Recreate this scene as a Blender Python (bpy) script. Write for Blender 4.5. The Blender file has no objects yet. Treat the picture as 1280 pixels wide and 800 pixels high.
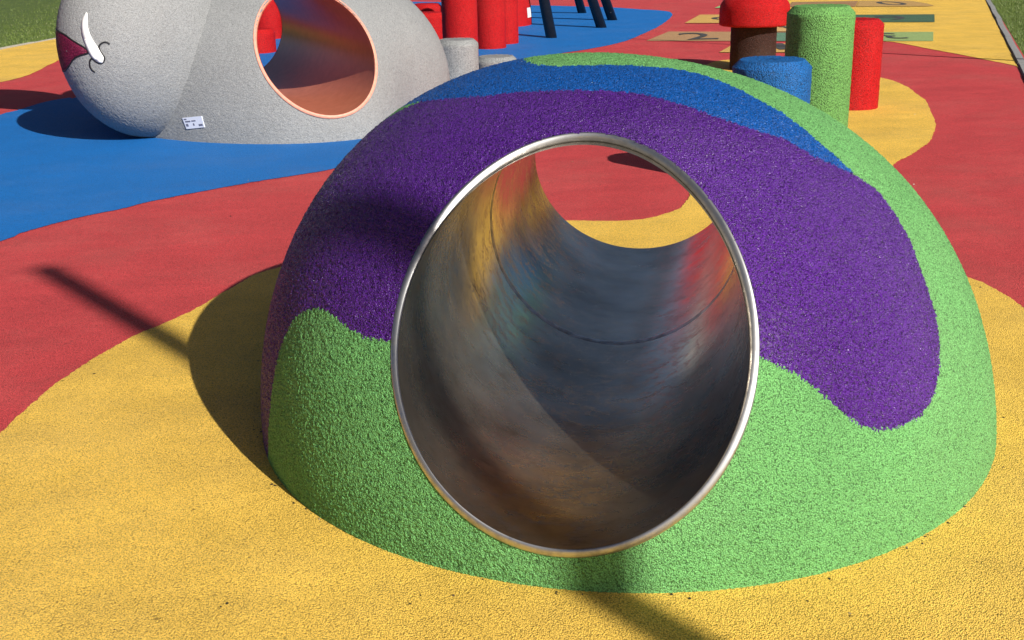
import bpy, bmesh, math, random
import numpy as np
from mathutils import Vector, Matrix
from mathutils.geometry import tessellate_polygon
random.seed(4); rng = np.random.default_rng(7)
R = math.radians
scn = bpy.context.scene
COL = scn.collection

# ---------------------------------------------------------------- camera, world, sun, exposure
SUN_AZ, SUN_EL = 142.1, 32.7
cd = bpy.data.cameras.new('camera'); cam = bpy.data.objects.new('camera', cd); COL.objects.link(cam)
cd.sensor_width = 36; cd.sensor_fit = 'HORIZONTAL'; cd.lens = 36*1450/1280
cd.clip_start = .05; cd.clip_end = 2000
th, ro = R(18.6622), R(-1.32736)
fw = Vector((0, math.cos(th), -math.sin(th))); rr = Vector((1, 0, 0)); uu = rr.cross(fw)
r2 = rr*math.cos(ro)+uu*math.sin(ro); u2 = -rr*math.sin(ro)+uu*math.cos(ro)
m = Matrix((r2, u2, -fw)).transposed().to_4x4(); m.translation = Vector((0, 0, 1.485))
cam.matrix_world = m
scn.camera = cam
w = bpy.data.worlds.new('World'); scn.world = w; w.use_nodes = True
nt = w.node_tree; nt.nodes.clear()
sky = nt.nodes.new('ShaderNodeTexSky'); sky.sky_type = 'NISHITA'; sky.sun_disc = False
sky.sun_elevation = R(SUN_EL); sky.sun_rotation = R(SUN_AZ); sky.dust_density = 1.4; sky.air_density = .45; sky.ozone_density = 0.
bg = nt.nodes.new('ShaderNodeBackground'); bg.inputs[1].default_value = .05
wo = nt.nodes.new('ShaderNodeOutputWorld')
nt.links.new(sky.outputs[0], bg.inputs[0]); nt.links.new(bg.outputs[0], wo.inputs[0])
sd = bpy.data.lights.new('sun', 'SUN'); sd.energy = 5.0; sd.angle = R(.53); sd.color = (1, .955, .88)
sun = bpy.data.objects.new('sun', sd); COL.objects.link(sun)
SD = Vector((math.sin(R(SUN_AZ))*math.cos(R(SUN_EL)), math.cos(R(SUN_AZ))*math.cos(R(SUN_EL)), math.sin(R(SUN_EL))))
sun.rotation_euler = SD.to_track_quat('Z', 'Y').to_euler(); sun.location = (4, -5, 8)
scn.view_settings.view_transform = 'Standard'; scn.view_settings.look = 'None'
scn.view_settings.exposure = 0.4; scn.view_settings.gamma = 1

# measured shapes (metres, world axes: camera stands over the origin looking along +Y)
D = {'purple_uv': [[-0.1112,0.2877],[-0.1475,0.2446],[-0.1782,0.1917],[-0.1885,0.1608],[-0.1929,0.125],[-0.1998,0.0816],[-0.2022,0.0],[-0.2038,-0.0441],[-0.2149,-0.0902],[-0.2278,-0.1355],[-0.2321,-0.1817],[-0.2295,-0.2145],[-0.2245,-0.2334],[-0.2329,-0.2743],[-0.2268,-0.316],[-0.2183,-0.3434],[-0.2128,-0.3796],[-0.2224,-0.3987],[-0.2402,-0.4219],[-0.2632,-0.4491],[-0.294,-0.4728],[-0.3267,-0.503],[-0.3466,-0.5247],[-0.3712,-0.5411],[-0.3995,-0.5528],[-0.4223,-0.5617],[-0.4647,-0.5659],[-0.5074,-0.5531],[-0.5496,-0.5139],[-0.5736,-0.4785],[-0.5851,-0.442],[-0.5832,-0.4009],[-0.5762,-0.363],[-0.5653,-0.315],[-0.5639,-0.284],[-0.5625,-0.2509],[-0.5534,-0.1952],[-0.5957,0.1728],[-0.5787,0.2245],[-0.5629,0.2705],[-0.5423,0.3188],[-0.5238,0.3423],[-0.4977,0.3724],[-0.468,0.4037],[-0.4537,0.4265],[-0.4431,0.447],[-0.4366,0.4723],[-0.4322,0.4979],[-0.4457,0.549],[-0.4673,0.5982],[-0.5056,0.6568],[-0.5337,0.7297],[-0.5465,0.784]],'blue_uv': [[-0.0337,0.1455],[-0.0806,0.1154],[-0.0949,0.0926],[-0.0946,0.064],[-0.0923,0.0352],[-0.0808,-0.0115],[-0.0773,-0.0405],[-0.0679,-0.0693],[-0.0694,-0.1109],[-0.0952,-0.1526],[-0.1246,-0.1925],[-0.145,-0.2329],[-0.1685,-0.2613],[-0.1896,-0.291],[-0.2027,-0.316],[-0.2183,-0.3434],[-0.2268,-0.316],[-0.2329,-0.2743],[-0.2245,-0.2334],[-0.2295,-0.2145],[-0.2321,-0.1817],[-0.2278,-0.1355],[-0.2149,-0.0902],[-0.2038,-0.0441],[-0.2022,0.0],[-0.1998,0.0816],[-0.1929,0.125],[-0.1885,0.1608],[-0.1782,0.1917],[-0.1475,0.2446],[-0.1112,0.2877]],'left_sil_uv': [[-0.537,0.756],[-0.42,0.751],[-0.328,0.692],[-0.289,0.573],[-0.233,0.496]],'top_sil_uv': [[-0.058,0.285],[-0.031,0.216],[-0.028,0.143],[0.032,-0.002]],'dome': [0.4235,4.1017,-0.0551,1.493,1.3018,77.7901,1.4228,-0.0524,0.5947,0.4939,10.4026,2.1474],'domeK': [-0.0287,0.0636,-0.0549,0.0115,0.025,0.0107,-0.0022,-0.0516],'ele': [-2.655,11.406,2.317,1.423,-24.389,1.472,0.347,0.705,0.515,-26.529,2.262,0.031,0.017,0.0,0.007,-0.002,0.08,-0.153,-0.033,0.003,-3.046,10.215,0.797,0.553,0.818,-37.569,0.822],'sun': [142.1305,32.6697],'yellow_front': [[-1.6398,2.6093],[-1.6315,3.3809],[-1.6253,3.6287],[-1.5792,3.9639],[-1.4953,4.2618],[-1.3503,4.567],[-1.2158,4.9895],[-1.0979,5.2248],[-0.5582,5.7048],[0.012,6.0213],[0.2679,6.0232],[0.4788,5.9939],[0.6488,5.9952],[0.7857,6.0718],[0.9395,6.2438],[1.0292,6.5149],[1.0705,6.7252],[1.1739,7.2352],[1.3502,8.2164],[1.5208,9.7088],[1.7114,11.2096],[1.991,12.4585],[2.2473,13.1289],[2.4393,13.4582],[2.8221,13.5459],[3.2209,13.2908],[3.5673,12.5845],[3.706,11.6465],[3.7452,11.3222],[3.732,10.9078],[3.6353,10.274],[3.5909,9.9828],[3.4267,9.4145],[3.3218,9.0162],[3.1965,8.6527],[3.0332,8.2549],[2.8984,7.9813],[2.6871,7.6476],[2.433,7.2671],[2.1442,6.6525],[1.9176,5.9785],[1.8386,5.3369],[1.9058,4.9875],[1.9893,4.8299],[2.031,4.6724],[2.0454,4.3885],[2.0584,3.6536]],'blue': [[-3.0557,5.0735],[-2.6512,5.8626],[-2.5964,6.0415],[-2.4095,6.3669],[-2.2408,6.5453],[-2.0755,6.777],[-1.6831,7.165],[-1.3282,7.4481],[-1.1302,7.6369],[-0.7657,8.1729],[-0.5085,10.0222],[-0.2742,12.1985],[-0.0694,13.3272],[0.167,14.0767],[0.6707,14.6608],[0.9927,15.0344],[1.3401,15.5332],[1.6696,16.1938],[2.0018,17.1826],[2.331,18.2328],[2.6393,19.4347],[2.8584,20.4552],[2.9496,21.2184],[2.9079,21.652],[2.7098,22.0462],[2.5138,22.2704],[2.2589,22.7028],[1.9842,23.0359],[1.0967,23.7962],[0.3102,24.3392],[-1.2194,25.8637],[-3.2035,26.6233],[-4.4889,23.9472],[-4.3715,16.5652],[-4.1268,12.5741],[-4.2285,11.5406],[-4.3015,11.5244],[-4.4396,11.243],[-4.4811,10.783],[-4.5225,10.5936],[-4.5374,10.4534],[-4.5132,8.648]],'yellow_left_edge': [[-5.5739,12.9762],[-5.5236,13.1801],[-5.5033,13.4711],[-5.5477,13.9466],[-5.6654,14.6445],[-5.7684,15.3108],[-6.3132,18.0156],[-6.9541,21.6117]],'lawn_left': [[-7.2046,16.9451],[-6.9951,18.7296]],'kerb_in': [[9.0067,22.7003],[6.4599,15.4954],[5.329,12.2985],[5.0282,11.3953]],'kerb_out': [[9.1116,22.6588],[5.8786,13.3931]],'yellow_far': [[4.5007,15.5922],[4.8578,15.2187],[4.9488,15.0858],[5.0247,14.6422],[5.0916,14.1271],[5.1694,13.6877],[5.2607,12.9762],[5.3246,12.4495],[5.3485,12.1479]],'yellow_far_left': [[5.5715,24.0595],[4.6929,19.8618],[4.1774,16.8604],[4.2483,15.8327]],'cells': {'tan': [[1.9,16.0176],[2.383,17.3512],[3.821,16.8908],[3.4645,15.5675]],'teal': [[3.7802,16.8087],[4.6853,16.5634],[4.3679,15.3413],[3.4745,15.565]],'light_green': [[4.7268,16.5522],[5.8802,16.3296],[5.4385,15.0733],[4.4066,15.3317]],'orange_one': [[2.5797,14.3043],[2.9136,15.2063],[4.3055,15.1907],[3.9725,13.9874]],'peach': [[4.1157,18.3303],[5.0715,18.047],[4.7191,16.6857],[3.7865,16.9404]],'orange': [[2.8304,18.792],[3.3434,20.4899],[4.4577,20.1261],[4.0856,18.4183]],'dark_green': [[4.9113,19.8842],[6.9715,19.3787],[6.4534,17.8989],[4.5562,18.4212]],'brown': [[5.1652,21.8956],[5.5647,23.2152],[6.8158,23.0932],[6.3106,21.5519]],'pale_green': [[3.8626,22.0659],[4.4119,23.6036],[5.4114,23.2226],[4.9824,21.6697]],'sand': [[6.3236,21.5472],[6.8297,23.0878],[7.5043,22.9802],[7.7154,22.6935],[7.7317,21.9518],[7.6601,21.3324],[7.5038,21.211]]},'nums': {'2': [[2.5152,16.9779],[2.7878,15.9696]],'3': [[5.1515,16.2324],[5.1487,15.45]],'0': [[7.0904,22.6823],[7.216,21.6762]],'6': [[6.0329,19.284],[6.1795,18.4309]],'5': [[3.4576,19.7984],[3.6288,18.8798]],'1': [[3.4233,15.19],[3.447,14.4133]],'4': [[4.1652,18.0061],[4.2236,17.0509]]},'posts': {'red_right': [2.889,9.756,0.207,0.72],'green': [1.963,7.42,0.207,0.988],'blue': [1.419,6.298,0.207,0.792],'mush_stem': [2.626,12.577,0.239,0.552],'T1': [-0.531,14.544,0.216,1.045],'T2': [-0.198,15.579,0.207,1.202],'T3': [-0.027,16.188,0.205,1.085],'R4': [-1.002,15.779,0.216,0.458],'R5': [-1.112,17.065,0.216,0.496],'G1': [-0.496,12.117,0.216,0.425],'G2': [-0.101,12.059,0.216,0.254],'Q1': [-3.259,15.716,0.22,0.303],'Q3': [-3.544,17.816,0.213,1.011],'Q2': [-3.181,18.127,0.216,1.221]},'legs': [[0.6615,16.8198],[1.4148,21.6916],[1.5018,18.3638],[1.8022,19.8321]],'marks': {'axis': [0.4753,-0.8783,-0.0515],'tusk': [[-0.05,0.211],[-0.0425,0.1956],[-0.04,0.1583],[-0.0355,0.1339],[-0.0243,0.104],[-0.0042,0.0714],[0.02,0.0401],[0.0365,0.0111],[0.0457,-0.006],[0.0426,-0.0204],[0.033,-0.0323],[0.0173,-0.0333],[0.0033,-0.0266],[-0.0273,-0.0054],[-0.0401,0.0125],[-0.05,0.0317],[-0.0627,0.0627],[-0.0773,0.0986],[-0.0837,0.1348],[-0.0812,0.1691],[-0.067,0.1937]],'mouth': [[-0.3749,0.1285],[-0.3776,0.0853],[-0.3986,0.0289],[-0.3877,-0.0266],[-0.3972,-0.1052],[-0.3252,-0.0899],[-0.2359,-0.0531],[-0.1823,-0.0216],[-0.1302,-0.0025],[-0.0501,0.014],[-0.0454,0.0197],[-0.0566,0.0341],[-0.0868,0.0485],[-0.1573,0.075],[-0.2671,0.11],[-0.3515,0.1238]],'l1': [[-0.3655,0.1267],[-0.2671,0.11],[-0.1573,0.075],[-0.0868,0.0485],[-0.0546,0.0331],[-0.0489,0.0197]],'l2': [[-0.4281,-0.1097],[-0.3252,-0.0899],[-0.2359,-0.0531],[-0.1823,-0.0216],[-0.1302,-0.0025],[-0.0802,0.0078],[-0.0464,0.0149]],'l3': [[0.0921,0.0537],[0.0826,0.0607],[0.0655,0.0641],[0.0439,0.0585],[0.0281,0.0447],[0.0299,0.0256],[0.0418,0.0076],[0.0506,-0.0086],[0.0438,-0.0253],[0.0294,-0.0346],[0.0137,-0.0351],[-0.0063,-0.0264],[-0.0255,-0.0117],[-0.0408,-0.0188],[-0.0505,-0.0358],[-0.051,-0.0531],[-0.0422,-0.0681],[-0.0273,-0.0783]]},'sticker': [[-2.4584,8.8363,0.178],[-2.2909,8.7567,0.2002],[-2.2716,8.7402,0.1184],[-2.4283,8.8137,0.0961]],'hole_dot': [[-2.198,8.903,0.727]],'apex': [-0.329,18.454,5.31]}
# ---------------------------------------------------------------- helpers
def link(o, parent=None):
    COL.objects.link(o)
    if parent: o.parent = parent
    return o
def mobj(name, me, mat=None, parent=None, smooth=True):
    if mat and not me.materials: me.materials.append(mat)
    if smooth: me.shade_smooth()
    return link(bpy.data.objects.new(name, me), parent)
def npmesh(name, V, F):
    """V (n,3), F (m,k) numpy -> mesh, unused vertices dropped"""
    F = np.asarray(F); k = F.shape[1]
    used, inv = np.unique(F, return_inverse=True); V = np.asarray(V, float)[used]; F = inv.reshape(F.shape)
    me = bpy.data.meshes.new(name)
    me.vertices.add(len(V)); me.vertices.foreach_set('co', V.ravel())
    me.loops.add(F.size); me.loops.foreach_set('vertex_index', F.ravel().astype(np.int32))
    me.polygons.add(len(F)); me.polygons.foreach_set('loop_start', np.arange(0, F.size, k, dtype=np.int32))
    me.update(calc_edges=True); return me
def tag(o, label=None, cat=None, group=None, kind=None):
    if label: o['label'] = label
    if cat: o['category'] = cat
    if group: o['group'] = group
    if kind: o['kind'] = kind
    return o
def thing(name, loc, label, cat, group=None):
    o = bpy.data.objects.new(name, None); COL.objects.link(o); o.location = loc; o.empty_display_size = .2
    return tag(o, label, cat, group)
def inpoly(P, poly):
    poly = np.asarray(poly); x, y = P[:, 0], P[:, 1]; ins = np.zeros(len(P), bool)
    x0, y0 = poly[-1]
    for x1, y1 in poly:
        c = ((y1 > y) != (y0 > y))
        with np.errstate(divide='ignore', invalid='ignore'):
            xi = (x0-x1)*(y-y1)/(y0-y1+1e-30)+x1
        ins ^= c & (x < xi); x0, y0 = x1, y1
    return ins
def spline(P, n=8, closed=True):
    P = np.asarray(P, float); N = len(P); out = []
    rngi = range(N) if closed else range(N-1)
    for i in rngi:
        if closed: a, b, c, d = P[i-1], P[i], P[(i+1) % N], P[(i+2) % N]
        else: a, b, c, d = P[max(i-1, 0)], P[i], P[i+1], P[min(i+2, N-1)]
        for t in np.arange(n)/n:
            out.append(.5*((2*b)+(c-a)*t+(2*a-5*b+4*c-d)*t*t+(3*b-a-3*c+d)*t**3))
    if not closed: out.append(P[-1])
    return np.array(out)

# ---------------------------------------------------------------- materials
def nodes(name):
    ma = bpy.data.materials.new(name); ma.use_nodes = True
    t = ma.node_tree; b = t.nodes['Principled BSDF']; return ma, t, b
def N(t, kind, **kw):
    n = t.nodes.new(kind)
    for k, v in kw.items():
        if k.startswith('i_'): n.inputs[k[2:]].default_value = v
        else: setattr(n, k, v)
    return n
def ramp(t, stops, src):
    r = t.nodes.new('ShaderNodeValToRGB'); e = r.color_ramp.elements
    while len(e) < len(stops): e.new(.5)
    for el, (p, c) in zip(e, stops):
        el.position = p; el.color = (c, c, c, 1) if isinstance(c, (int, float)) else (*c, 1)
    t.links.new(src, r.inputs[0]); return r
def mathn(t, op, a, b=None, clamp=False):
    n = t.nodes.new('ShaderNodeMath'); n.operation = op; n.use_clamp = clamp
    for i, v in enumerate((a, b)):
        if v is None: continue
        if isinstance(v, (int, float)): n.inputs[i].default_value = v
        else: t.links.new(v, n.inputs[i])
    return n.outputs[0]
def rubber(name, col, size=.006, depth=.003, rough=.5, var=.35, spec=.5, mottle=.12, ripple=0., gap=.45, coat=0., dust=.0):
    """wet-poured rubber granules: rounded grains, per-grain tint, soft trowel marks and dirt"""
    ma, t, b = nodes(name); L = t.links
    tc = N(t, 'ShaderNodeTexCoord'); co = tc.outputs['Object']
    wn = N(t, 'ShaderNodeTexNoise', i_Scale=.5/size, i_Detail=1.); L.new(co, wn.inputs['Vector'])
    wa = N(t, 'ShaderNodeVectorMath', operation='MULTIPLY_ADD'); wa.inputs[1].default_value = (size*.8,)*3
    L.new(wn.outputs['Color'], wa.inputs[0]); L.new(co, wa.inputs[2]); wco = wa.outputs[0]
    vo = N(t, 'ShaderNodeTexVoronoi', i_Scale=1/size, i_Randomness=1.); L.new(wco, vo.inputs['Vector'])
    vo2 = N(t, 'ShaderNodeTexVoronoi', i_Scale=.55/size, i_Randomness=1.); L.new(wco, vo2.inputs['Vector'])
    sp = N(t, 'ShaderNodeSeparateColor'); L.new(vo.outputs['Color'], sp.inputs[0])
    # per grain brightness
    g = mathn(t, 'MULTIPLY_ADD', sp.outputs[0], var); g.node.inputs[2].default_value = 1-var*.55
    # cavity shade in the pits between grains, painted into the colour
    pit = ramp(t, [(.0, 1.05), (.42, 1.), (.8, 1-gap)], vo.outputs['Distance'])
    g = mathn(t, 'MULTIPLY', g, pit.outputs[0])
    bign = N(t, 'ShaderNodeTexNoise', i_Scale=2.3, i_Detail=5., i_Roughness=.62); L.new(co, bign.inputs['Vector'])
    mo = ramp(t, [(.3, 1-mottle), (.7, 1+mottle*.5)], bign.outputs[0]); g = mathn(t, 'MULTIPLY', g, mo.outputs[0])
    dn = N(t, 'ShaderNodeTexNoise', i_Scale=38., i_Detail=2.); L.new(co, dn.inputs['Vector'])
    di = ramp(t, [(.0, .35), (.235, .45), (.27, 1.)], dn.outputs[0]); g = mathn(t, 'MULTIPLY', g, di.outputs[0])
    cm = N(t, 'ShaderNodeVectorMath', operation='SCALE'); cm.inputs[0].default_value = col; L.new(g, cm.inputs['Scale'])
    dm = N(t, 'ShaderNodeMix', data_type='RGBA'); dm.inputs[7].default_value = (.45, .38, .28, 1); L.new(cm.outputs[0], dm.inputs[6])
    dn2 = N(t, 'ShaderNodeTexNoise', i_Scale=1.1, i_Detail=7., i_Roughness=.68); L.new(co, dn2.inputs['Vector'])
    L.new(ramp(t, [(.47, 0.), (.72, dust)], dn2.outputs[0]).outputs[0], dm.inputs[0]); L.new(dm.outputs[2], b.inputs['Base Color'])
    rg = mathn(t, 'MULTIPLY_ADD', sp.outputs[1], .5); rg.node.inputs[2].default_value = rough-.25; L.new(rg, b.inputs['Roughness'])
    b.inputs['Specular IOR Level'].default_value = spec
    if coat: b.inputs['Coat Weight'].default_value = coat; b.inputs['Coat Roughness'].default_value = .28
    h = mathn(t, 'MULTIPLY', vo.outputs['Distance'], -1.)
    h2 = mathn(t, 'MULTIPLY', vo2.outputs['Distance'], -.5); h = mathn(t, 'ADD', h, h2)
    h3 = mathn(t, 'MULTIPLY', sp.outputs[2], .45); h = mathn(t, 'ADD', h, h3)
    bp = N(t, 'ShaderNodeBump', i_Strength=1., i_Distance=depth); L.new(h, bp.inputs['Height'])
    # broad unevenness left by the trowel
    mp = N(t, 'ShaderNodeMapping'); mp.inputs['Scale'].default_value = (1., 1.9, 1.); mp.inputs['Rotation'].default_value = (0, 0, R(6)); L.new(co, mp.inputs['Vector'])
    rn = N(t, 'ShaderNodeTexNoise', i_Scale=1.6, i_Detail=3.); L.new(mp.outputs[0], rn.inputs['Vector'])
    bp2 = N(t, 'ShaderNodeBump', i_Strength=1., i_Distance=ripple or .006); L.new(rn.outputs[0], bp2.inputs['Height'])
    L.new(bp2.outputs[0], bp.inputs['Normal']); L.new(bp.outputs[0], b.inputs['Normal'])
    return ma
def plain(name, col, rough=.5, metal=0., noise=.1, nscale=30., bump=0.):
    ma, t, b = nodes(name); L = t.links
    tc = N(t, 'ShaderNodeTexCoord'); n = N(t, 'ShaderNodeTexNoise', i_Scale=nscale, i_Detail=4.); L.new(tc.outputs['Object'], n.inputs['Vector'])
    r = ramp(t, [(.3, tuple(c*(1-noise) for c in col)), (.7, tuple(min(1, c*(1+noise)) for c in col))], n.outputs[0])
    L.new(r.outputs[0], b.inputs['Base Color']); b.inputs['Roughness'].default_value = rough; b.inputs['Metallic'].default_value = metal
    if bump:
        bp = N(t, 'ShaderNodeBump', i_Strength=1., i_Distance=bump); L.new(n.outputs[0], bp.inputs['Height']); L.new(bp.outputs[0], b.inputs['Normal'])
    return ma
YEL, RED, BLU = (.95, .60, .098), (.63, .066, .07), (.005, .16, .52)
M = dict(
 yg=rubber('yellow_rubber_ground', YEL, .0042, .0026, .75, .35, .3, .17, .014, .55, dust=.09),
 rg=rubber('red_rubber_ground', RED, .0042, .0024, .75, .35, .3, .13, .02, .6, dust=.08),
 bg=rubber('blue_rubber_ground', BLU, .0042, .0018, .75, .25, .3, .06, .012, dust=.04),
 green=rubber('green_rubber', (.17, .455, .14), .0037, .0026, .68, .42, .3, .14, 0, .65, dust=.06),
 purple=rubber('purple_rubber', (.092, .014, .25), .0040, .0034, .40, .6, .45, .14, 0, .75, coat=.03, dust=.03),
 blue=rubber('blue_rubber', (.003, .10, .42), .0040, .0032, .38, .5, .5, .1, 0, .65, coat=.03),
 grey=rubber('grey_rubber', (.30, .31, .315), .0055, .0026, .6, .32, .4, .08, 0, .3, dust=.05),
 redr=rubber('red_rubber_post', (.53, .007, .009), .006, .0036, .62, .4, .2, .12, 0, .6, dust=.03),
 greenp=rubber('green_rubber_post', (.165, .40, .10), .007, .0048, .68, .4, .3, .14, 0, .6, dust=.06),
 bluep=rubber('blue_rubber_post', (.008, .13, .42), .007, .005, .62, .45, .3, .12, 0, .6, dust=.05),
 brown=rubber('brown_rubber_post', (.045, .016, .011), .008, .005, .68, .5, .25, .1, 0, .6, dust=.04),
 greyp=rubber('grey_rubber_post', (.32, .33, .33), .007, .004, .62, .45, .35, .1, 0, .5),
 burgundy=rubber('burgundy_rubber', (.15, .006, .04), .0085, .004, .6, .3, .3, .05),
 white=plain('white_paint', (.80, .80, .78), .5, 0, .03, 60), black=plain('black_paint', (.01, .01, .012), .5, 0, .1, 60),
 pole=plain('black_powder_coat', (.008, .008, .009), .22, 0, .2, 20),
 galv=plain('galvanised_steel', (.45, .46, .47), .4, 1, .15, 12),
 stone=plain('kerb_concrete', (.24, .24, .235), .85, 0, .25, 40, .002),
 stonel=plain('kerb_concrete_pale', (.36, .34, .29), .85, 0, .2, 40, .002),
 numeral=plain('faded_black_print', (.05, .05, .05), .8, 0, .35, 25),
 print=plain('printed_grey', (.12, .13, .2), .6, 0, .05, 60), plate=plain('printed_plate', (.62, .66, .78), .45, 0, .03, 60),
)
def steel():
    ma, t, b = nodes('brushed_stainless_steel'); L = t.links
    uv = N(t, 'ShaderNodeUVMap')
    def sn(sx, sy, sc, det=4., rough=.6):
        mp = N(t, 'ShaderNodeMapping'); mp.inputs['Scale'].default_value = (sx, sy, 1); L.new(uv.outputs[0], mp.inputs['Vector'])
        n = N(t, 'ShaderNodeTexNoise', i_Scale=sc, i_Detail=det, i_Roughness=rough); L.new(mp.outputs[0], n.inputs['Vector']); return n.outputs[0]
    brush = sn(.06, 1, 160.); patch = sn(1, 1, 2.6, 5); streak = sn(.35, 1, 9., 4); smear = sn(.5, 1, 22., 6, .7)
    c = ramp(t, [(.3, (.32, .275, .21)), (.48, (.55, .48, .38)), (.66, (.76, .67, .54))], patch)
    dirt = ramp(t, [(.30, (.42, .36, .30)), (.43, (1, 1, 1))], smear)
    mx = N(t, 'ShaderNodeMix', data_type='RGBA', blend_type='MULTIPLY'); mx.inputs[0].default_value = .45
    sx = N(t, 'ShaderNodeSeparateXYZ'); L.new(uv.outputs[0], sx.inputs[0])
    # dimmer reflections painted in: base colour darkens towards the near mouth
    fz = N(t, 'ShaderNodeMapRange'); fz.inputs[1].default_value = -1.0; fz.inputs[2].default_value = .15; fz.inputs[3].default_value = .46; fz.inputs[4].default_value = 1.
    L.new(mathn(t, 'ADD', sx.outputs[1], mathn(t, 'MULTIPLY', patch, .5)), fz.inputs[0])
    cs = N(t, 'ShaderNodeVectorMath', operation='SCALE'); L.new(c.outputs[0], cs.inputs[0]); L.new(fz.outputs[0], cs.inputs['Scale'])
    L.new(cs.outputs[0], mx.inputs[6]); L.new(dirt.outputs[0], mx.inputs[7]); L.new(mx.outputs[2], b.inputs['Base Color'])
    b.inputs['Metallic'].default_value = .93
    r1 = ramp(t, [(.3, .12), (.7, .22)], streak); r2_ = ramp(t, [(.25, .12), (.6, 0.)], smear)
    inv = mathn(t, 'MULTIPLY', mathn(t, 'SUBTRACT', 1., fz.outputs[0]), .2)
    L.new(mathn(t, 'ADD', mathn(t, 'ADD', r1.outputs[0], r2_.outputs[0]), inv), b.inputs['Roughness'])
    b.inputs['Anisotropic'].default_value = .75
    tn = N(t, 'ShaderNodeTangent', direction_type='UV_MAP'); L.new(tn.outputs[0], b.inputs['Tangent'])
    wv = sn(.9, 1.3, 7., 6, .7); scr = ramp(t, [(.488, 0.), (.498, 1.), (.502, 1.), (.512, 0.)], wv)
    h = mathn(t, 'ADD', mathn(t, 'MULTIPLY', brush, .35), mathn(t, 'MULTIPLY', streak, 1.2)); h = mathn(t, 'ADD', h, mathn(t, 'MULTIPLY', scr.outputs[0], -.35))
    bp = N(t, 'ShaderNodeBump', i_Strength=.6, i_Distance=.0011); L.new(h, bp.inputs['Height']); L.new(bp.outputs[0], b.inputs['Normal'])
    return ma
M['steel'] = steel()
def rimsteel():
    ma, t, b = nodes('polished_steel_edge'); L = t.links
    tc = N(t, 'ShaderNodeTexCoord'); n = N(t, 'ShaderNodeTexNoise', i_Scale=30., i_Detail=5.); L.new(tc.outputs['Object'], n.inputs['Vector'])
    L.new(ramp(t, [(.3, (.34, .335, .33)), (.6, (.58, .575, .57))], n.outputs[0]).outputs[0], b.inputs['Base Color'])
    L.new(ramp(t, [(.3, .5), (.7, .34)], n.outputs[0]).outputs[0], b.inputs['Roughness']); b.inputs['Metallic'].default_value = 1
    return ma
M['rim'] = rimsteel()
def copper():
    ma, t, b = nodes('salmon_enamelled_steel'); L = t.links
    tc = N(t, 'ShaderNodeTexCoord'); n = N(t, 'ShaderNodeTexNoise', i_Scale=14., i_Detail=5.); L.new(tc.outputs['Object'], n.inputs['Vector'])
    L.new(ramp(t, [(.3, (.40, .125, .07)), (.7, (.48, .16, .095))], n.outputs[0]).outputs[0], b.inputs['Base Color'])
    b.inputs['Roughness'].default_value = .33; b.inputs['Metallic'].default_value = 0.; b.inputs['Specular IOR Level'].default_value = .6
    return ma
M['copper'] = copper()
def grass_mat():
    ma, t, b = nodes('mown_grass'); L = t.links
    tc = N(t, 'ShaderNodeTexCoord'); n = N(t, 'ShaderNodeTexNoise', i_Scale=3., i_Detail=8., i_Roughness=.7); L.new(tc.outputs['Object'], n.inputs['Vector'])
    L.new(ramp(t, [(.3, (.045, .08, .010)), (.5, (.075, .12, .016)), (.7, (.12, .155, .025))], n.outputs[0]).outputs[0], b.inputs['Base Color'])
    b.inputs['Roughness'].default_value = .8
    bp = N(t, 'ShaderNodeBump', i_Strength=1., i_Distance=.03); n2 = N(t, 'ShaderNodeTexNoise', i_Scale=60., i_Detail=4.); L.new(tc.outputs['Object'], n2.inputs['Vector'])
    L.new(n2.outputs[0], bp.inputs['Height']); L.new(bp.outputs[0], b.inputs['Normal'])
    return ma
M['grass'] = grass_mat()

# ---------------------------------------------------------------- ground sheets
LX = lambda y: -7.2+.112*(y-16.95)      # left edge of the playground
KX = lambda y: 5.03+.361*(y-11.4)       # right edge
def sheet(name, poly, z, mat, jit=.0, parent=None, kind='structure'):
    P = np.asarray(poly, float)
    if jit:
        Q = []; ph = rng.uniform(0, 6.28, 6); arc = 0.
        for i in range(len(P)):
            a, b_ = P[i], P[(i+1) % len(P)]; d = b_-a; l = np.hypot(*d); n = max(1, min(60, int(l/.012)))
            nn = np.array([-d[1], d[0]])/(l+1e-9)
            for k in range(n):
                u_ = arc+l*k/n; wob = .0025*math.sin(u_*9.3+ph[0]+math.sin(u_*2.1+ph[1]))+.0016*math.sin(u_*23+ph[2])+.001*math.sin(u_*57+ph[3])
                Q.append(a+d*k/n+nn*(rng.normal(0, jit)+wob))
            arc += l
        P = np.array(Q)
    V = [Vector((p[0], p[1], z)) for p in P]
    tris = tessellate_polygon([V])
    me = bpy.data.meshes.new(name); me.from_pydata([tuple(v) for v in V], [], [t if (V[t[1]]-V[t[0]]).cross(V[t[2]]-V[t[0]]).z > 0 else t[::-1] for t in tris]); me.update()
    o = mobj(name, me, mat, parent, False)
    if kind and not parent: o['kind'] = kind
    return o
sheet('lawn', [(-600, -600), (600, -600), (600, 600), (-600, 600)], -.012, M['grass'])
sheet('red_ground', [(LX(-9), -9), (KX(-9)+.2, -9), (KX(46), 46), (LX(46), 46)], 0, M['rg'])
yf = spline(D['yellow_front'], 6)
sheet('yellow_ground', list(spline(D['yellow_front'][1:-1], 6, False))+[(4.9, 3.1), (3.2, 3.6), (KX(3.0)-.002, 3.0), (KX(-6), -6), (-7.5, -6), (-6.5, 0.)], .004, M['yg'], .0022) if False else None
front = spline(D['yellow_front'][1:-1], 6, False)
kx = [p for p in front if p[0] < KX(p[1])-.01]
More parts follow.
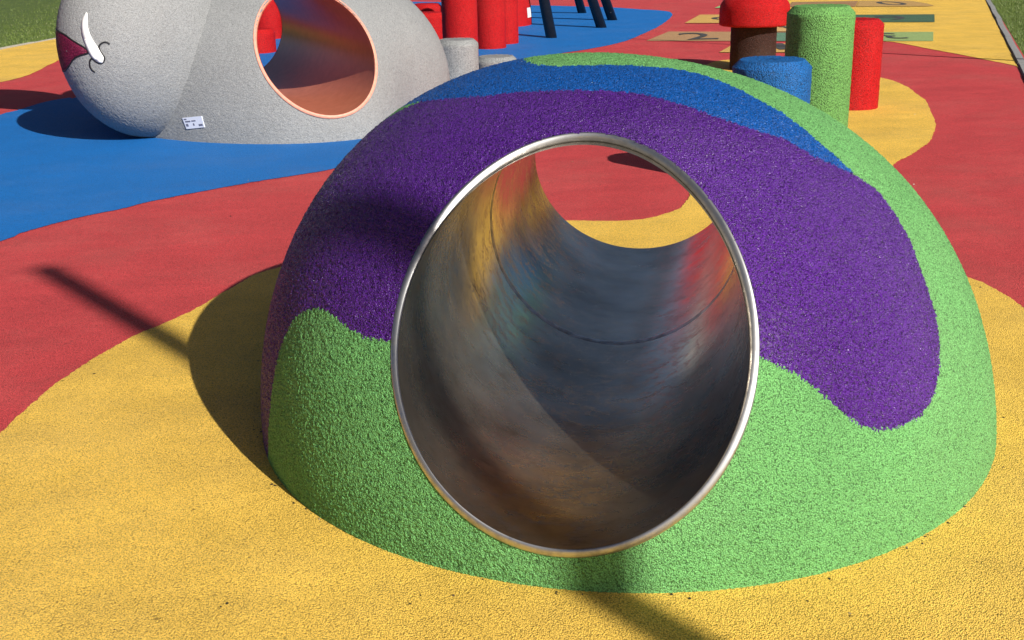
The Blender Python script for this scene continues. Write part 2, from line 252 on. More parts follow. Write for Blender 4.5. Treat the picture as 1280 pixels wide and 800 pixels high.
sheet('yellow_ground', [tuple(p) for p in kx]+[(KX(3.9)-.01, 3.9), (KX(2)-.01, 2), (KX(-6)-.01, -6), (-8, -6), (-6, .6), (-3.6, 2.6)], .004, M['yg'], .0022)
sheet('blue_ground', spline(D['blue'], 6), .004, M['bg'], .002)
yl = spline(D['yellow_left_edge'], 5, False)
sheet('yellow_ground', [(LX(11.6)+.0, 11.6), (-6.4, 12.35), (-5.9, 12.7)]+[tuple(p) for p in yl]+[(-6.99, 23), (LX(26), 26)], .004, M['yg'], .002)
yfar = spline(D['yellow_far'], 5, False); yfl = D['yellow_far_left']
sheet('yellow_ground', [tuple(p) for p in yfar if p[0] < KX(p[1])-.01]+[(KX(12.1)-.01, 12.1), (KX(40)-.01, 40), (9.5, 40)]+[tuple(p) for p in spline(yfl, 5, False)], .004, M['yg'], .002)

# kerbs, every stone its own piece
def kerb(name, fx, side, y0, y1, mat, label, wid=.085, hgt=.022):
    t = thing(name, (fx(y0), y0, 0), label, 'kerb')
    a = Vector((fx(y0), y0)); b_ = Vector((fx(y1), y1)); d = (b_-a).normalized(); n = Vector((d.y, -d.x))*side
    L_ = .995; k = 0; s = 0.; me = None; ang = math.atan2(d.y, d.x)
    bm = bmesh.new(); bmesh.ops.create_cube(bm, size=1); bmesh.ops.scale(bm, vec=(L_, wid, .16), verts=bm.verts)
    bmesh.ops.bevel(bm, geom=bm.edges[:], offset=.008, segments=2, affect='EDGES')
    me = bpy.data.meshes.new('kerb_stone'); bm.to_mesh(me); bm.free(); me.materials.append(mat)
    while s < (b_-a).length:
        c = a+d*(s+L_/2)+n*wid/2
        o = bpy.data.objects.new('kerb_stone', me); COL.objects.link(o); o.parent = t
        o.location = (c.x-t.location.x+random.uniform(-.004, .004), c.y-t.location.y, hgt-.08+random.uniform(-.006, .006)); o.rotation_euler = (random.uniform(-.01, .01), random.uniform(-.004, .004), ang+random.uniform(-.008, .008))
        s += L_+.005
kerb('kerb', KX, 1, 4.0, 30, M['stone'], 'grey concrete kerb stones along the right lawn edge')
kerb('kerb', LX, -1, 12, 32, M['stonel'], 'thin pale kerb edging below the left lawn', .055, .02)
# grass
def blades():
    n = 150000
    y = rng.uniform(11, 34, n); side = rng.random(n) < .5
    off = rng.exponential(1.2, n)+.01
    xl = LX(y)-.06-off*1.6; xr = KX(y)+.115+off
    x = np.where(side, xl, xr)
    h = rng.uniform(.015, .04, n); a = rng.uniform(0, 2*np.pi, n); l = rng.uniform(.2, 1.1, n)*h
    wd = rng.uniform(.003, .006, n)
    b0 = np.stack([x, y, np.full(n, -.012)], 1); dx = np.stack([np.cos(a), np.sin(a), 0*a], 1); 
    v0 = b0-dx*wd[:, None]/2; v1 = b0+dx*wd[:, None]/2
    a2 = a+rng.normal(np.pi/2, .6, n); v2 = b0+np.stack([np.cos(a2)*l, np.sin(a2)*l, h], 1)
    V = np.stack([v0, v1, v2], 1).reshape(-1, 3); F = np.arange(3*n).reshape(-1, 3)
    me = npmesh('grass', V, F)
    ma, t, b = nodes('grass_blades'); gi = N(t, 'ShaderNodeNewGeometry')
    t.links.new(ramp(t, [(0, (.07, .12, .013)), (.6, (.125, .19, .024)), (.93, (.22, .27, .06)), (1., (.45, .45, .25))], gi.outputs['Random Per Island']).outputs[0], b.inputs['Base Color'])
    b.inputs['Roughness'].default_value = .55
    o = mobj('grass', me, ma, None, False); tag(o, 'short mown green grass on the lawns beside the rubber ground', 'grass', kind='stuff')
blades()

# ---------------------------------------------------------------- lumpy domes with a pipe through them
S = .9
class Dome:
    def __init__(s, c, ab, psi, cz, n, K, tx, tz, tr, phi, neg=1.):
        s.neg = neg
        s.c = np.array(c)*S; s.sc = np.array([ab[0], ab[1], cz])*S; s.n = n; s.K = K
        s.cs, s.sn = math.cos(R(psi)), math.sin(R(psi))
        s.tr = tr*S; s.A = np.array([(c[0]+tx)*S, c[1]*S, tz*S]); s.a = np.array([math.sin(R(phi)), math.cos(R(phi)), 0.])
        s.e1 = np.array([math.cos(R(phi)), -math.sin(R(phi)), 0.]); s.e2 = np.array([0, 0, 1.])
    def k(s, x, y, z):
        k = s.K
        return 1+k[0]*x*z+k[1]*y*z+k[2]*z*z+k[3]*(x*x-y*y)*z+k[4]*2*x*y*z+k[5]*(x**3-3*x*y*y)+k[6]*(3*x*x*y-y**3)+k[7]*z**3
    def g(s, L):
        rho = np.hypot(L[:, 0], L[:, 1]); return (rho**s.n+np.abs(L[:, 2])**s.n)**(1/s.n)
    def surf(s, Dn):                       # unit local directions -> world points
        t = s.k(Dn[:, 0], Dn[:, 1], Dn[:, 2])/s.g(Dn); L = Dn*t[:, None]; L[:, 0] = np.where(L[:, 0] < 0, L[:, 0]*s.neg, L[:, 0]); L = L*s.sc
        return np.stack([L[:, 0]*s.cs-L[:, 1]*s.sn, L[:, 0]*s.sn+L[:, 1]*s.cs, L[:, 2]], 1)+s.c
    def local(s, X):
        Y = X-s.c; L = np.stack([(Y[:, 0]*s.cs+Y[:, 1]*s.sn), (-Y[:, 0]*s.sn+Y[:, 1]*s.cs), Y[:, 2]], 1)/s.sc
        L[:, 0] = np.where(L[:, 0] < 0, L[:, 0]/s.neg, L[:, 0]); return L
    def G(s, X):
        L = s.local(X); r = np.linalg.norm(L, axis=1)+1e-9; U = L/r[:, None]
        return s.g(L)/s.k(U[:, 0], U[:, 1], U[:, 2])
    def adist(s, X):
        Y = X-s.A; Y = Y-(Y@s.a)[:, None]*s.a; return np.linalg.norm(Y, axis=1)
    def rim(s, r, end, n=240, off=0.):
        al = np.linspace(0, 2*np.pi, n, endpoint=False)
        B = s.A+r*(np.cos(al)[:, None]*s.e1+np.sin(al)[:, None]*s.e2)
        lo = np.zeros(n); hi = np.full(n, 3.*end)
        for _ in range(45):
            m_ = (lo+hi)/2; ins = s.G(B+m_[:, None]*s.a) < 1; lo = np.where(ins, m_, lo); hi = np.where(ins, hi, m_)
        return al, lo+off*end
    def shell(s, n, hole, rough, lim=1.25):
        u = np.linspace(-lim, lim, n); U, W = np.meshgrid(u, u, indexing='ij'); U = U.ravel(); W = W.ravel()
        U = U+rng.uniform(-.3, .3, U.size)*(u[1]-u[0]); W = W+rng.uniform(-.3, .3, W.size)*(u[1]-u[0])
        q = U*U+W*W; Dn = np.stack([2*U, 2*W, 1-q], 1)/(1+q)[:, None]
        X = s.surf(Dn); nrm = X-s.c; nrm /= np.linalg.norm(nrm, axis=1)[:, None]
        X = X+nrm*rng.normal(0, rough, len(X))[:, None]
        i = np.arange(n*n).reshape(n, n)
        F = np.stack([i[:-1, :-1], i[1:, :-1], i[1:, 1:], i[:-1, 1:]], -1).reshape(-1, 4)
        Cn = X[F].mean(1); uv = np.stack([U, W], 1)[F].mean(1)
        ok = (Cn[:, 2] > -.03)
        Y = Cn-s.A; inside = (s.adist(Cn) < hole)
        ok &= ~inside
        return X, F[ok], uv[ok], Cn[ok]
    def tube(s, name, r, mat, parent, off=.004, nt=240, ns=60):
        al, t0 = s.rim(r, -1, nt, off); _, t1 = s.rim(r, 1, nt, off)
        f = np.linspace(0, 1, ns)[:, None]; T = t0*(1-f)+t1*f                     # ns x nt
        P = s.A+r*(np.cos(al)[None, :, None]*s.e1+np.sin(al)[None, :, None]*s.e2)+T[..., None]*s.a
        i = np.arange(ns*nt).reshape(ns, nt); j = np.roll(i, -1, 1)
        F = np.stack([i[:-1], i[1:], j[1:], j[:-1]], -1).reshape(-1, 4)
        me = npmesh(name, P.reshape(-1, 3), F)
        uvl = me.uv_layers.new(name='UVMap'); vi = np.empty(len(me.loops), np.int32); me.loops.foreach_get('vertex_index', vi)
        aa = np.broadcast_to(al*r, (ns, nt)).ravel()[vi].reshape(-1, 4); tt = T.ravel()[vi].reshape(-1, 4)
        aa = np.where(aa.max(1, keepdims=True)-aa > 3*r, aa+2*np.pi*r, aa)
        uvl.data.foreach_set('uv', np.stack([aa, tt], -1).ravel())
        return mobj(name, me, mat, parent)
    def ring(s, name, r, prof, mat, parent, end=-1, off=0., nt=240):
        """sweep a profile [(radial, axial)] round the opening"""
        al, t0 = s.rim(r, end, nt, off); rad = (np.cos(al)[:, None]*s.e1+np.sin(al)[:, None]*s.e2)
        P = np.stack([s.A+(r+dr)*rad+(t0+da*end)[:, None]*s.a for dr, da in prof], 0); k = len(prof)
        i = np.arange(k*nt).reshape(k, nt); j = np.roll(i, -1, 1); i2 = np.roll(i, -1, 0); j2 = np.roll(j, -1, 0)
        F = np.stack([i, i2, j2, j], -1).reshape(-1, 4)
        me = npmesh(name, P.reshape(-1, 3), F); 
        return mobj(name, me, mat, parent)
def weld(d, name, r, t, mat, parent, h=.003, wdt=.006):
    al = np.linspace(0, 2*np.pi, 200, endpoint=False); rad = (np.cos(al)[:, None]*d.e1+np.sin(al)[:, None]*d.e2)
    prof = [(.0005, -wdt), (-h*.7, -wdt*.5), (-h, 0), (-h*.7, wdt*.5), (.0005, wdt)]
    P = np.stack([d.A+(r+dr)*rad+(t+da)*d.a for dr, da in prof], 0); i = np.arange(len(prof)*200).reshape(-1, 200); j = np.roll(i, -1, 1)
    return mobj(name, npmesh(name, P.reshape(-1, 3), np.stack([i[:-1], i[1:], j[1:], j[:-1]], -1).reshape(-1, 4)), mat, parent)
def local_to(parent, o):                    # meshes are made in world metres; hang them on an empty at the base
    o.matrix_parent_inverse = Matrix.Translation(-parent.location); return o

dp = D['dome']; dk = D['domeK']
d1 = Dome((dp[0], dp[1], dp[2]), (dp[3], dp[4]), dp[5], dp[6], dp[11], dk, dp[7], dp[8], dp[9], dp[10])
t = thing('play_dome', (d1.c[0], d1.c[1], 0), 'large rubber dome patched purple, green and blue with an open steel tunnel through it', 'play dome')
X, F, uv, Cn = d1.shell(900, d1.tr+.001, .0011, 1.13)
pur = D['purple_uv']+[[-.62, .88], [-.35, 1.02], [-.08, .85], [.0, .5]]
blu = D['blue_uv']+[[.04, .42], [.14, .3], [.1, .18]]
jit = uv+rng.normal(0, .0014, uv.shape)
inp = inpoly(jit, pur); inb = inpoly(jit, blu) & ~inp
for nm, msk, mat in (('purple_coating', inp, M['purple']), ('blue_coating', inb, M['blue']), ('green_coating', ~(inp | inb), M['green'])):
    local_to(t, mobj(nm, npmesh(nm, X, F[msk]), mat, t))
TW = .0118
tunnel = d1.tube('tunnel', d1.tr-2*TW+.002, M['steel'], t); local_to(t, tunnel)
def round_prof(w, n=12): return [(-w+w*math.cos(q), w*math.sin(q)*.45) for q in [2*math.pi*k/n for k in range(n)]]
for end in (-1, 1): local_to(t, d1.ring('tunnel_rim', d1.tr+.002, round_prof(TW), M['rim'], t, end, .001))
local_to(t, weld(d1, 'weld_seam', d1.tr-2*TW+.002, .10, M['rim'], t, .0012, .022))

e = D['ele']
d2 = Dome((e[0], e[1], e[11]), (e[2], e[3]), e[4], e[5], e[10], e[12:20], e[6], e[7], e[8], e[9], .5)
el = thing('elephant_figure', (d2.c[0], d2.c[1], 0), 'grey rubber animal play figure with painted white tusk and burgundy mouth', 'play figure')
X, F, uv, Cn = d2.shell(520, d2.tr-.012, .0012, 1.16)
local_to(el, mobj('body', npmesh('body', X, F), M['grey'], el))
CW = .0135
local_to(el, d2.tube('tunnel', d2.tr-2*CW+.002, M['copper'], el))
M['salmon'] = plain('salmon_rim_paint', (.68, .30, .21), .5, 0, .12, 40)
for end in (-1, 1): local_to(el, d2.ring('tunnel_rim', d2.tr, round_prof(CW), M['salmon'], el, end, .004))
hd = e[20:]
d3 = Dome((hd[0], hd[1], hd[2]), (hd[3], hd[4]), hd[5], hd[6], 2, [0]*8, 0, 0, .1, 0)
def head_mesh():
    nu, nv = 420, 260
    th_ = np.linspace(0, 2*np.pi, nu, endpoint=False); ph = np.linspace(.004, np.pi-.004, nv)
    T, Pp = np.meshgrid(th_, ph); Dn = np.stack([np.cos(T)*np.sin(Pp), np.sin(T)*np.sin(Pp), np.cos(Pp)], -1).reshape(-1, 3)
    X = d3.surf(Dn); nr = X-d3.c; nr /= np.linalg.norm(nr, axis=1)[:, None]; X += nr*rng.normal(0, .0011, len(X))[:, None]
    i = np.arange(nu*nv).reshape(nv, nu); j = np.roll(i, -1, 1)
    F = np.stack([i[:-1], i[1:], j[1:], j[:-1]], -1).reshape(-1, 4)
    keep = d2.G(X[F].mean(1)) > .9                                       # what sinks into the body is not modelled
    return npmesh('head', X, F[keep])
head = local_to(el, mobj('head', head_mesh(), M['grey'], el))
for sx, px_ in ((-1, -3.2), (1, -2.1)):                                  # ears, above the picture's top edge
    ear = Dome((px_/S, 9.45/S, 1.70/S), (.55/S, .34/S), 12*sx, .6/S, 2, [0]*8, 0, 0, .1, 0)
    th_ = np.linspace(0, 2*np.pi, 80, endpoint=False); T_, P_ = np.meshgrid(th_, np.linspace(.01, np.pi-.01, 50)); i = np.arange(4000).reshape(50, 80); j = np.roll(i, -1, 1)
    local_to(el, mobj('ear', npmesh('ear', ear.surf(np.stack([np.cos(T_)*np.sin(P_), np.sin(T_)*np.sin(P_), np.cos(P_)], -1).reshape(-1, 3)), np.stack([i[:-1], i[1:], j[1:], j[:-1]], -1).reshape(-1, 4)), M['grey'], el))
mk = D['marks']; ax = np.array(mk['axis']); e1 = np.cross([0, 0, 1], ax); e1 /= np.linalg.norm(e1); e2 = np.cross(ax, e1)
def on_head(uvp, off):
    uvp = np.asarray(uvp, float); q = (uvp**2).sum(1); Dn = (2*uvp[:, :1]*e1+2*uvp[:, 1:]*e2+(1-q)[:, None]*ax)/(1+q)[:, None]
    X = d3.surf(Dn); nr = (d3.surf(Dn*1.0)-d3.c)/(d3.sc.mean()**2); L = d3.local(X)/d3.sc
    nr = np.stack([L[:, 0]*d3.cs-L[:, 1]*d3.sn, L[:, 0]*d3.sn+L[:, 1]*d3.cs, L[:, 2]], 1); nr /= np.linalg.norm(nr, axis=1)[:, None]
    return X+nr*off, nr
def decal(name, uvp, off, mat):
    P = spline(uvp, 4); V = [Vector((p[0], p[1], 0)) for p in P]; tr = tessellate_polygon([V])
    bm = bmesh.new(); vs = [bm.verts.new(v) for v in V]
    for a_ in tr:
        try: bm.faces.new([vs[k] for k in a_])
        except ValueError: pass
    for _ in range(3): bmesh.ops.subdivide_edges(bm, edges=[e_ for e_ in bm.edges if e_.calc_length() > .03], cuts=1, use_grid_fill=False)
    bmesh.ops.triangulate(bm, faces=bm.faces[:])
    Q, nr = on_head([(v.co.x, v.co.y) for v in bm.verts], off)
    for v, q in zip(bm.verts, Q): v.co = q
    bmesh.ops.recalc_face_normals(bm, faces=bm.faces[:])
    ext = bmesh.ops.extrude_face_region(bm, geom=bm.faces[:])           # a painted layer with real thickness
    nv = [g_ for g_ in ext['geom'] if isinstance(g_, bmesh.types.BMVert)]
    for v in nv: v.co -= (v.co-Vector(d3.c)).normalized()*.006
    bmesh.ops.recalc_face_normals(bm, faces=bm.faces[:])
    me = bpy.data.meshes.new(name); bm.to_mesh(me); bm.free(); return local_to(el, mobj(name, me, mat, el))
def stroke(name, uvp, rad, mat):
    P = spline(uvp, 5, False); X, nr = on_head(P, .0035); n = len(X); T = np.gradient(X, axis=0); T /= np.linalg.norm(T, axis=1)[:, None]+1e-9
    B = np.cross(T, nr); V = []
    for k in range(8): q = 2*math.pi*k/8; V.append(X+B*rad*math.cos(q)+nr*rad*.45*math.sin(q))
    V = np.stack(V, 1).reshape(-1, 3); i = np.arange(n*8).reshape(n, 8); j = np.roll(i, -1, 1)
    F = np.stack([i[:-1], i[1:], j[1:], j[:-1]], -1).reshape(-1, 4)
    return local_to(el, mobj(name, npmesh(name, V, F), mat, el))
mo = mk['mouth'][1:5] and [[-.56, .10], [-.6, .03], [-.56, -.10]]
mouth = mk['mouth']
decal('mouth', mouth[5:]+[[-.46, .135], [-.6, .12], [-.62, 0], [-.55, -.12], [-.42, -.11]], .0035, M['burgundy'])
decal('tusk', mk['tusk'], .0065, M['white'])
for nm in ('l1', 'l2', 'l3'):
    pts = mk[nm]
    if nm == 'l1': pts = [[-.5, .14]]+pts[1:]
    if nm == 'l2': pts = [[-.55, -.125], [-.44, -.113]]+pts
    stroke('painted_outline', pts, .0062, M['black'])
# information plate on the body
sp = np.array(D['sticker']); nrm = np.cross(sp[1]-sp[0], sp[3]-sp[0]); nrm /= np.linalg.norm(nrm)
if nrm[1] > 0: nrm = -nrm
def plate_quad(name, u0, v0, u1, v1, off, mat, parent, th=.004):
    f = lambda u, v: sp[0]*(1-u)*(1-v)+sp[1]*u*(1-v)+sp[2]*u*v+sp[3]*(1-u)*v
    c = [f(u0, v0), f(u1, v0), f(u1, v1), f(u0, v1)]; V = [p+nrm*(off+th) for p in c]+[p+nrm*off for p in c]
    me = bpy.data.meshes.new(name); me.from_pydata([tuple(p) for p in V], [], [(0, 3, 2, 1), (0, 1, 5, 4), (1, 2, 6, 5), (2, 3, 7, 6), (3, 0, 4, 7)]); me.update()
    bm = bmesh.new(); bm.from_mesh(me); bmesh.ops.recalc_face_normals(bm, faces=bm.faces[:]); bm.to_mesh(me); bm.free()
    o = mobj(name, me, mat, None, False); o.parent = parent; return o
pl = plate_quad('information_plate', 0, 0, 1, 1, -.004, M['plate'], el, .012); local_to(el, pl)
for a_ in ((.06, .10, .2, .2), (.09, .3, .36, .42), (.42, .3, .64, .4), (.07, .56, .19, .78), (.45, .56, .52, .76), (.74, .68, .95, .84)):
    q = plate_quad('print', *a_, .0085, M['print'], pl, .0012)
    q.matrix_parent_inverse = Matrix.Identity(4)
X0 = np.array(D['hole_dot'])

# ---------------------------------------------------------------- rubber posts
def lathe(name, prof, mat, parent, n=72, rough=.0012):
    k = len(prof); a = np.linspace(0, 2*np.pi, n, endpoint=False)
    pr = np.array(prof); V = np.stack([pr[:, 0][:, None]*np.cos(a), pr[:, 0][:, None]*np.sin(a), np.repeat(pr[:, 1][:, None], n, 1)], -1)
    nz = rng.normal(0, rough, V.shape)
    for q in range(1, k):
        if np.hypot(*(pr[q]-pr[q-1])) < .0025: nz[q] = nz[q-1]
    V = (V+nz).reshape(-1, 3)
    i = np.arange(k*n).reshape(k, n); j = np.roll(i, -1, 1)
    F = np.stack([i[:-1], j[:-1], j[1:], i[1:]], -1).reshape(-1, 4)
    return mobj(name, npmesh(name, V, F), mat, parent)
def dens(pts, step=.03):
    out = []
    for (a, b_), (c, d_) in zip(pts[:-1], pts[1:]):
        n = max(1, int(math.hypot(c-a, d_-b_)/step))
        for q in range(n): out.append((a+(c-a)*q/n, b_+(d_-b_)*q/n))
    out.append(pts[-1]); return out
def post_prof(r, h, ch=.042):
    return dens([(r, -.02), (r, h-ch)])+[(r-.0005, h-ch+.0006)]+dens([(r-.001, h-ch+.001), (r-ch+.001, h-.001)], .01)+[(r-ch-.0005, h)]+dens([(r-ch-.001, h), (.002, h)])
pp = D['posts']; g_ = pp['G2']; pp['G2'] = [g_[0]*1.05, g_[1]*1.05, g_[2]*1.05, 1.485-(1.485-g_[3])*1.05]; pp['T1'][0] -= .02; pp['blue'] = [1.55, 6.87, .226, .73]
def rpost(name, key, mat, label, group=None, h=None, cat='post'):
    x, y, r, hh = pp[key]; o = lathe(name, post_prof(r, h or hh), mat, None); o.location = (x, y, 0); o.rotation_euler.z = random.uniform(0, 6)
    return tag(o, label, cat, group)
GR = 'rubber stepping posts behind the dome'
rpost('rubber_post', 'green', M['greenp'], 'tall green rubber post with chamfered top behind the dome', GR)
rpost('rubber_post', 'blue', M['bluep'], 'shorter blue rubber post in front of the tall green post', GR)
rpost('rubber_post', 'red_right', M['redr'], 'red rubber post standing right of the green post on yellow ground', GR)
x, y, r, hh = pp['mush_stem']
mu = thing('mushroom_seat', (x, y, 0), 'mushroom post with domed red cap on dark brown stem', 'mushroom post', GR)
lathe('stem', dens([(r, -.02), (r, .47), (.01, .47)]), M['brown'], mu)
cr = r*1.53
lathe('cap', dens([(.01, .46), (cr*.95, .46), (cr*.99, .468), (cr, .485), (cr*.995, .63), (cr*.98, .665), (cr*.94, .695), (cr*.86, .728), (cr*.7, .765), (cr*.45, .80), (cr*.2, .817), (.002, .82)], .02), M['redr'], mu, 96)
GG = 'low grey rubber stumps by the grey figure'
rpost('rubber_post', 'G1', M['greyp'], 'grey rubber stump between the grey figure and red pillars, the taller of two', GG)
rpost('rubber_post', 'G2', M['greyp'], 'low grey rubber stump just above the crest of the dome', GG)
RG = 'cluster of red rubber pillars'
rpost('rubber_post', 'T1', M['redr'], 'tall red pillar rising behind the taller grey stump', RG, 1.35)
rpost('rubber_post', 'T2', M['redr'], 'tall red pillar with its round foot showing on the blue ground', RG, 1.35)
rpost('rubber_post', 'T3', M['redr'], 'tall red pillar half hidden, rightmost of the red row', RG, 1.35)
rpost('rubber_post', 'R4', M['redr'], 'short red pillar with chamfered top beside the grey figure', RG)
rpost('rubber_post', 'R5', M['redr'], 'red pillar with its flat top just behind the short chamfered pillar', RG)
rpost('rubber_post', 'Q1', M['redr'], 'short red pillar seen through the salmon tunnel of the grey figure', RG)
rpost('rubber_post', 'Q3', M['redr'], 'tall red pillar behind the short one seen through the salmon tunnel', RG, 1.3)
rpost('rubber_post', 'Q2', M['redr'], 'tall red pillar at the right rim edge of the salmon tunnel view', RG, 1.35)
# red dome-like figure whose right edge shows beyond the pillars
rd = Dome((-.17/S, 19.35/S, 0), (.60/S, .60/S), 0, 1.05/S, 2.3, [0]*8, 0, 0, .1, 0)
ro_ = thing('red_figure', (rd.c[0], rd.c[1], 0), 'red rounded play figure with white eye patch peeping out behind the red pillars', 'play figure')
X, F, uv, Cn = rd.shell(200, .0, .001, 1.1)
local_to(ro_, mobj('body', npmesh('body', X, F), M['redr'], ro_))
def patch(name, dome, az0, az1, z0, z1, off, mat, parent, n=10):
    A_, Z_ = np.meshgrid(np.linspace(R(az0), R(az1), n), np.linspace(z0, z1, n), indexing='ij'); 
    Dn = np.stack([np.cos(A_)*np.sqrt(1-Z_**2), np.sin(A_)*np.sqrt(1-Z_**2), Z_], -1).reshape(-1, 3); P = dome.surf(Dn); nr = P-dome.c; nr /= np.linalg.norm(nr, axis=1)[:, None]
    V = np.concatenate([P+nr*off, P-nr*.01]); i = np.arange(n*n).reshape(n, n); F = np.stack([i[:-1, :-1], i[1:, :-1], i[1:, 1:], i[:-1, 1:]], -1).reshape(-1, 4)
    edge = list(i[:, 0])+list(i[-1, 1:])+list(i[-2::-1, -1])+list(i[0, -2:0:-1]); E = np.array([(a_, b_, b_+n*n, a_+n*n) for a_, b_ in zip(edge, edge[1:]+edge[:1])])
    return local_to(parent, mobj(name, npmesh(name, V, np.concatenate([F, E])), mat, parent))
patch('eye_patch', rd, -28, -2, .12, .26, .004, M['white'], ro_)
patch('painted_outline', rd, -9, -5.5, -.0, .75, .006, M['black'], ro_, 14)

# ---------------------------------------------------------------- black frame legs
ap = Vector(D['apex'])
fr = thing('climbing_frame', (ap.x, ap.y, 0), 'tall black pole frame with four leaning legs on blue ground', 'climbing frame')
def rod(name, a, b_, r0, r1, mat, parent, n=20):
    a, b_ = Vector(a), Vector(b_); d = (b_-a).normalized(); q = d.to_track_quat('Z', 'Y')
    V, F = [], []
    for k, (p, r) in enumerate(((a, r0), (b_, r1))):
        for i in range(n): V.append(p+q @ Vector((r*math.cos(2*math.pi*i/n), r*math.sin(2*math.pi*i/n), 0)))
    F = [(i, (i+1) % n, n+(i+1) % n, n+i) for i in range(n)]+[tuple(range(n))[::-1], tuple(range(n, 2*n))]
    me = bpy.data.meshes.new(name); me.from_pydata([tuple(v) for v in V], [], F); me.update()
    for p in me.polygons: p.use_smooth = len(p.vertices) == 4
    o = bpy.data.objects.new(name, me); me.materials.append(mat); COL.objects.link(o)
    if parent: o.parent = parent; local_to(parent, o)
    return o
for i, (x, y) in enumerate(D['legs']):
    lg = rod('leg', (x, y, -.05), ap+Vector((.1*(i % 2), .1*(i//2), 0)), .078, .07, M['pole'], fr)
    d = (ap-Vector((x, y, 0))).normalized(); p = Vector((x, y, 0))+d*.14
    n = Vector((-.15, -1, .15)).normalized()
    if i != 3: continue
    bo = rod('bolt', p+n*.07, p+n*.088, .016, .013, M['galv'], lg); bo.matrix_parent_inverse = Matrix.Translation(-fr.location)
    bo.matrix_parent_inverse = Matrix.Identity(4)
rod('top_collar', ap-Vector((0, 0, .12)), ap+Vector((.05, .05, .1)), .2, .16, M['pole'], fr)

# ---------------------------------------------------------------- lamp posts whose shadows fall across the place
lp = thing('lamp_post', (4.68, -3.11, 0), 'slim galvanised post on the lawn behind the camera', 'post')
rod('shaft', (4.68, -3.11, -.05), (4.49, -3.29, 7.0), .055, .068, M['galv'], lp); rod('base_collar', (4.68, -3.11, -.01), (4.677, -3.113, .12), .12, .11, M['galv'], lp)
lp2 = thing('leaning_pole', (6.6, 11.77, 0), 'leaning black pole standing on the lawn beyond the right kerb', 'pole')
rod('shaft', (6.6, 11.77, -.05), (5.52, 11.57, 4.0), .045, .012, M['pole'], lp2); rod('base_collar', (6.6, 11.77, -.01), (6.58, 11.766, .08), .09, .085, M['galv'], lp2)

# ---------------------------------------------------------------- hopscotch painted on the ground
hs = thing('hopscotch', (3.5, 17, 0), 'painted hopscotch of coloured squares with numerals on the far rubber ground', 'hopscotch')
CC = dict(tan=(.56, .33, .16), teal=(.17, .33, .21), light_green=(.38, .52, .19), orange_one=(.78, .47, .13), peach=(.80, .50, .20), orange=(.78, .47, .13),
          dark_green=(.085, .17, .10), brown=(.45, .25, .12), pale_green=(.42, .62, .26), sand=(.64, .39, .13))
LBL = dict(tan='tan square with numeral 2', teal='teal square', light_green='light green square with numeral 3', orange_one='orange square with numeral 1', peach='peach square with numeral 4',
           orange='orange square behind the mushroom cap', dark_green='dark green square with numeral 6', brown='brown square', pale_green='pale green square', sand='sand coloured rounded end with numeral 0')
sq = {}
for k, (nm, poly) in enumerate(D['cells'].items()):
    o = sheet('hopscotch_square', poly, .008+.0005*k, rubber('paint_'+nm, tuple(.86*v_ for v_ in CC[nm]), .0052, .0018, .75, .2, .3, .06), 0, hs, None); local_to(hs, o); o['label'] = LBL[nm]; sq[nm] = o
own = {'2': 'tan', '3': 'light_green', '0': 'sand', '6': 'dark_green', '5': 'orange', '1': 'orange_one', '4': 'peach'}
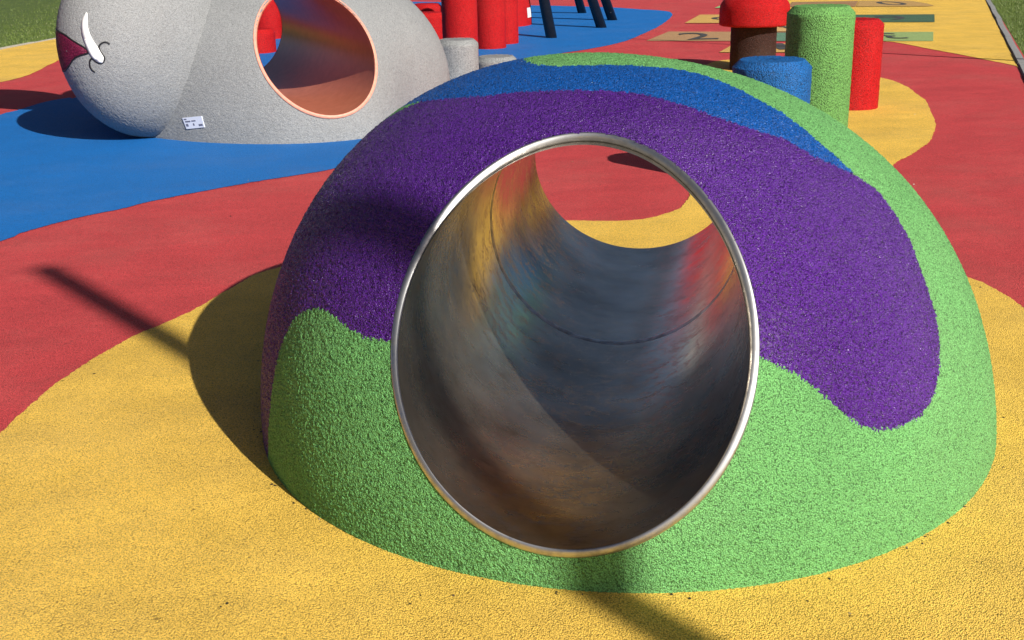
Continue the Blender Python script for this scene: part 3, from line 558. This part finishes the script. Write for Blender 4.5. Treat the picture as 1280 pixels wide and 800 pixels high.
for ch, q in D['nums'].items():
    (xa, ya), (xb, yb) = q; cu = bpy.data.curves.new('numeral', 'FONT'); cu.body = ch; cu.size = 1; cu.offset = 0
    tmp = bpy.data.objects.new('tmp', cu); COL.objects.link(tmp); dg = bpy.context.evaluated_depsgraph_get(); me = bpy.data.meshes.new_from_object(tmp.evaluated_get(dg)); bpy.data.objects.remove(tmp)
    co = np.array([v.co[:] for v in me.vertices]); lo, hi = co.min(0), co.max(0); c = (co-lo)/(hi-lo+1e-9)
    # corners give far-left and near-right; the numerals face the far side
    if ch != '2': c[:, 0] = 1-c[:, 0]; c[:, 1] = 1-c[:, 1]
    w_ = xb*(ya+yb)/2/yb-xa*(ya+yb)/2/ya; xm = (xa/ya+xb/yb)/2*(ya+yb)/2
    for v, cc in zip(me.vertices, c): v.co = (xm+(cc[0]-.5)*w_, yb+(ya-yb)*cc[1], .0145)
    me.materials.clear(); o = mobj('numeral', me, M['numeral'], sq[own[ch]], False); o.matrix_parent_inverse = Matrix.Identity(4); o['label'] = 'black numeral '+ch

# loose crumbs of rubber and grit lying about
def crumbs():
    V, F = [], []; nv = 0; n = 150
    for k in range(n):
        yy = 2.2+rng.random()**1.4*14; xx = rng.uniform(-.46, .46)*yy
        if k > 70:                                                     # caught along the foot of the dome
            q_ = rng.uniform(0, 6.28); U_ = np.array([[math.cos(q_), math.sin(q_), .03]]); U_ /= np.linalg.norm(U_); B_ = d1.surf(U_)[0]; o_ = B_-d1.c; o_ /= np.hypot(o_[0], o_[1])
            xx, yy = B_[0]+o_[0]*abs(rng.normal(0, .02)), B_[1]+o_[1]*abs(rng.normal(0, .02))
        if xx > KX(yy)-.1: continue
        if d1.adist(np.array([[xx, yy, d1.A[2]]]))[0] < 2 and d1.G(np.array([[xx, yy, .02]]))[0] < .99: continue
        r = rng.uniform(.002, .0045)*(1+yy*.04); b = np.array([[1, 0, 0], [-1, 0, 0], [0, 1, 0], [0, -1, 0], [0, 0, 1], [0, 0, -1.]])*r*rng.uniform(.6, 1.5, (6, 1))
        b[:, 2] = np.abs(b[:, 2])*.8; b += [xx, yy, .004]
        V.append(b); F += [(nv+a_, nv+c_, nv+4) for a_, c_ in ((0, 2), (2, 1), (1, 3), (3, 0))]; nv += 6
    ma, t, b = nodes('loose_crumbs'); gi = N(t, 'ShaderNodeNewGeometry')
    r_ = ramp(t, [(0, (.02, .015, .012)), (.55, (.08, .05, .03)), (.75, (.3, .22, .1)), (.9, (.7, .68, .6))], gi.outputs['Random Per Island']); r_.color_ramp.interpolation = 'CONSTANT'
    t.links.new(r_.outputs[0], b.inputs['Base Color'])
    o = mobj('crumbs', npmesh('crumbs', np.concatenate(V), np.array(F)), ma, None, False); tag(o, 'tiny dark and pale crumbs of grit scattered over the rubber ground', 'grit', kind='stuff')
crumbs()
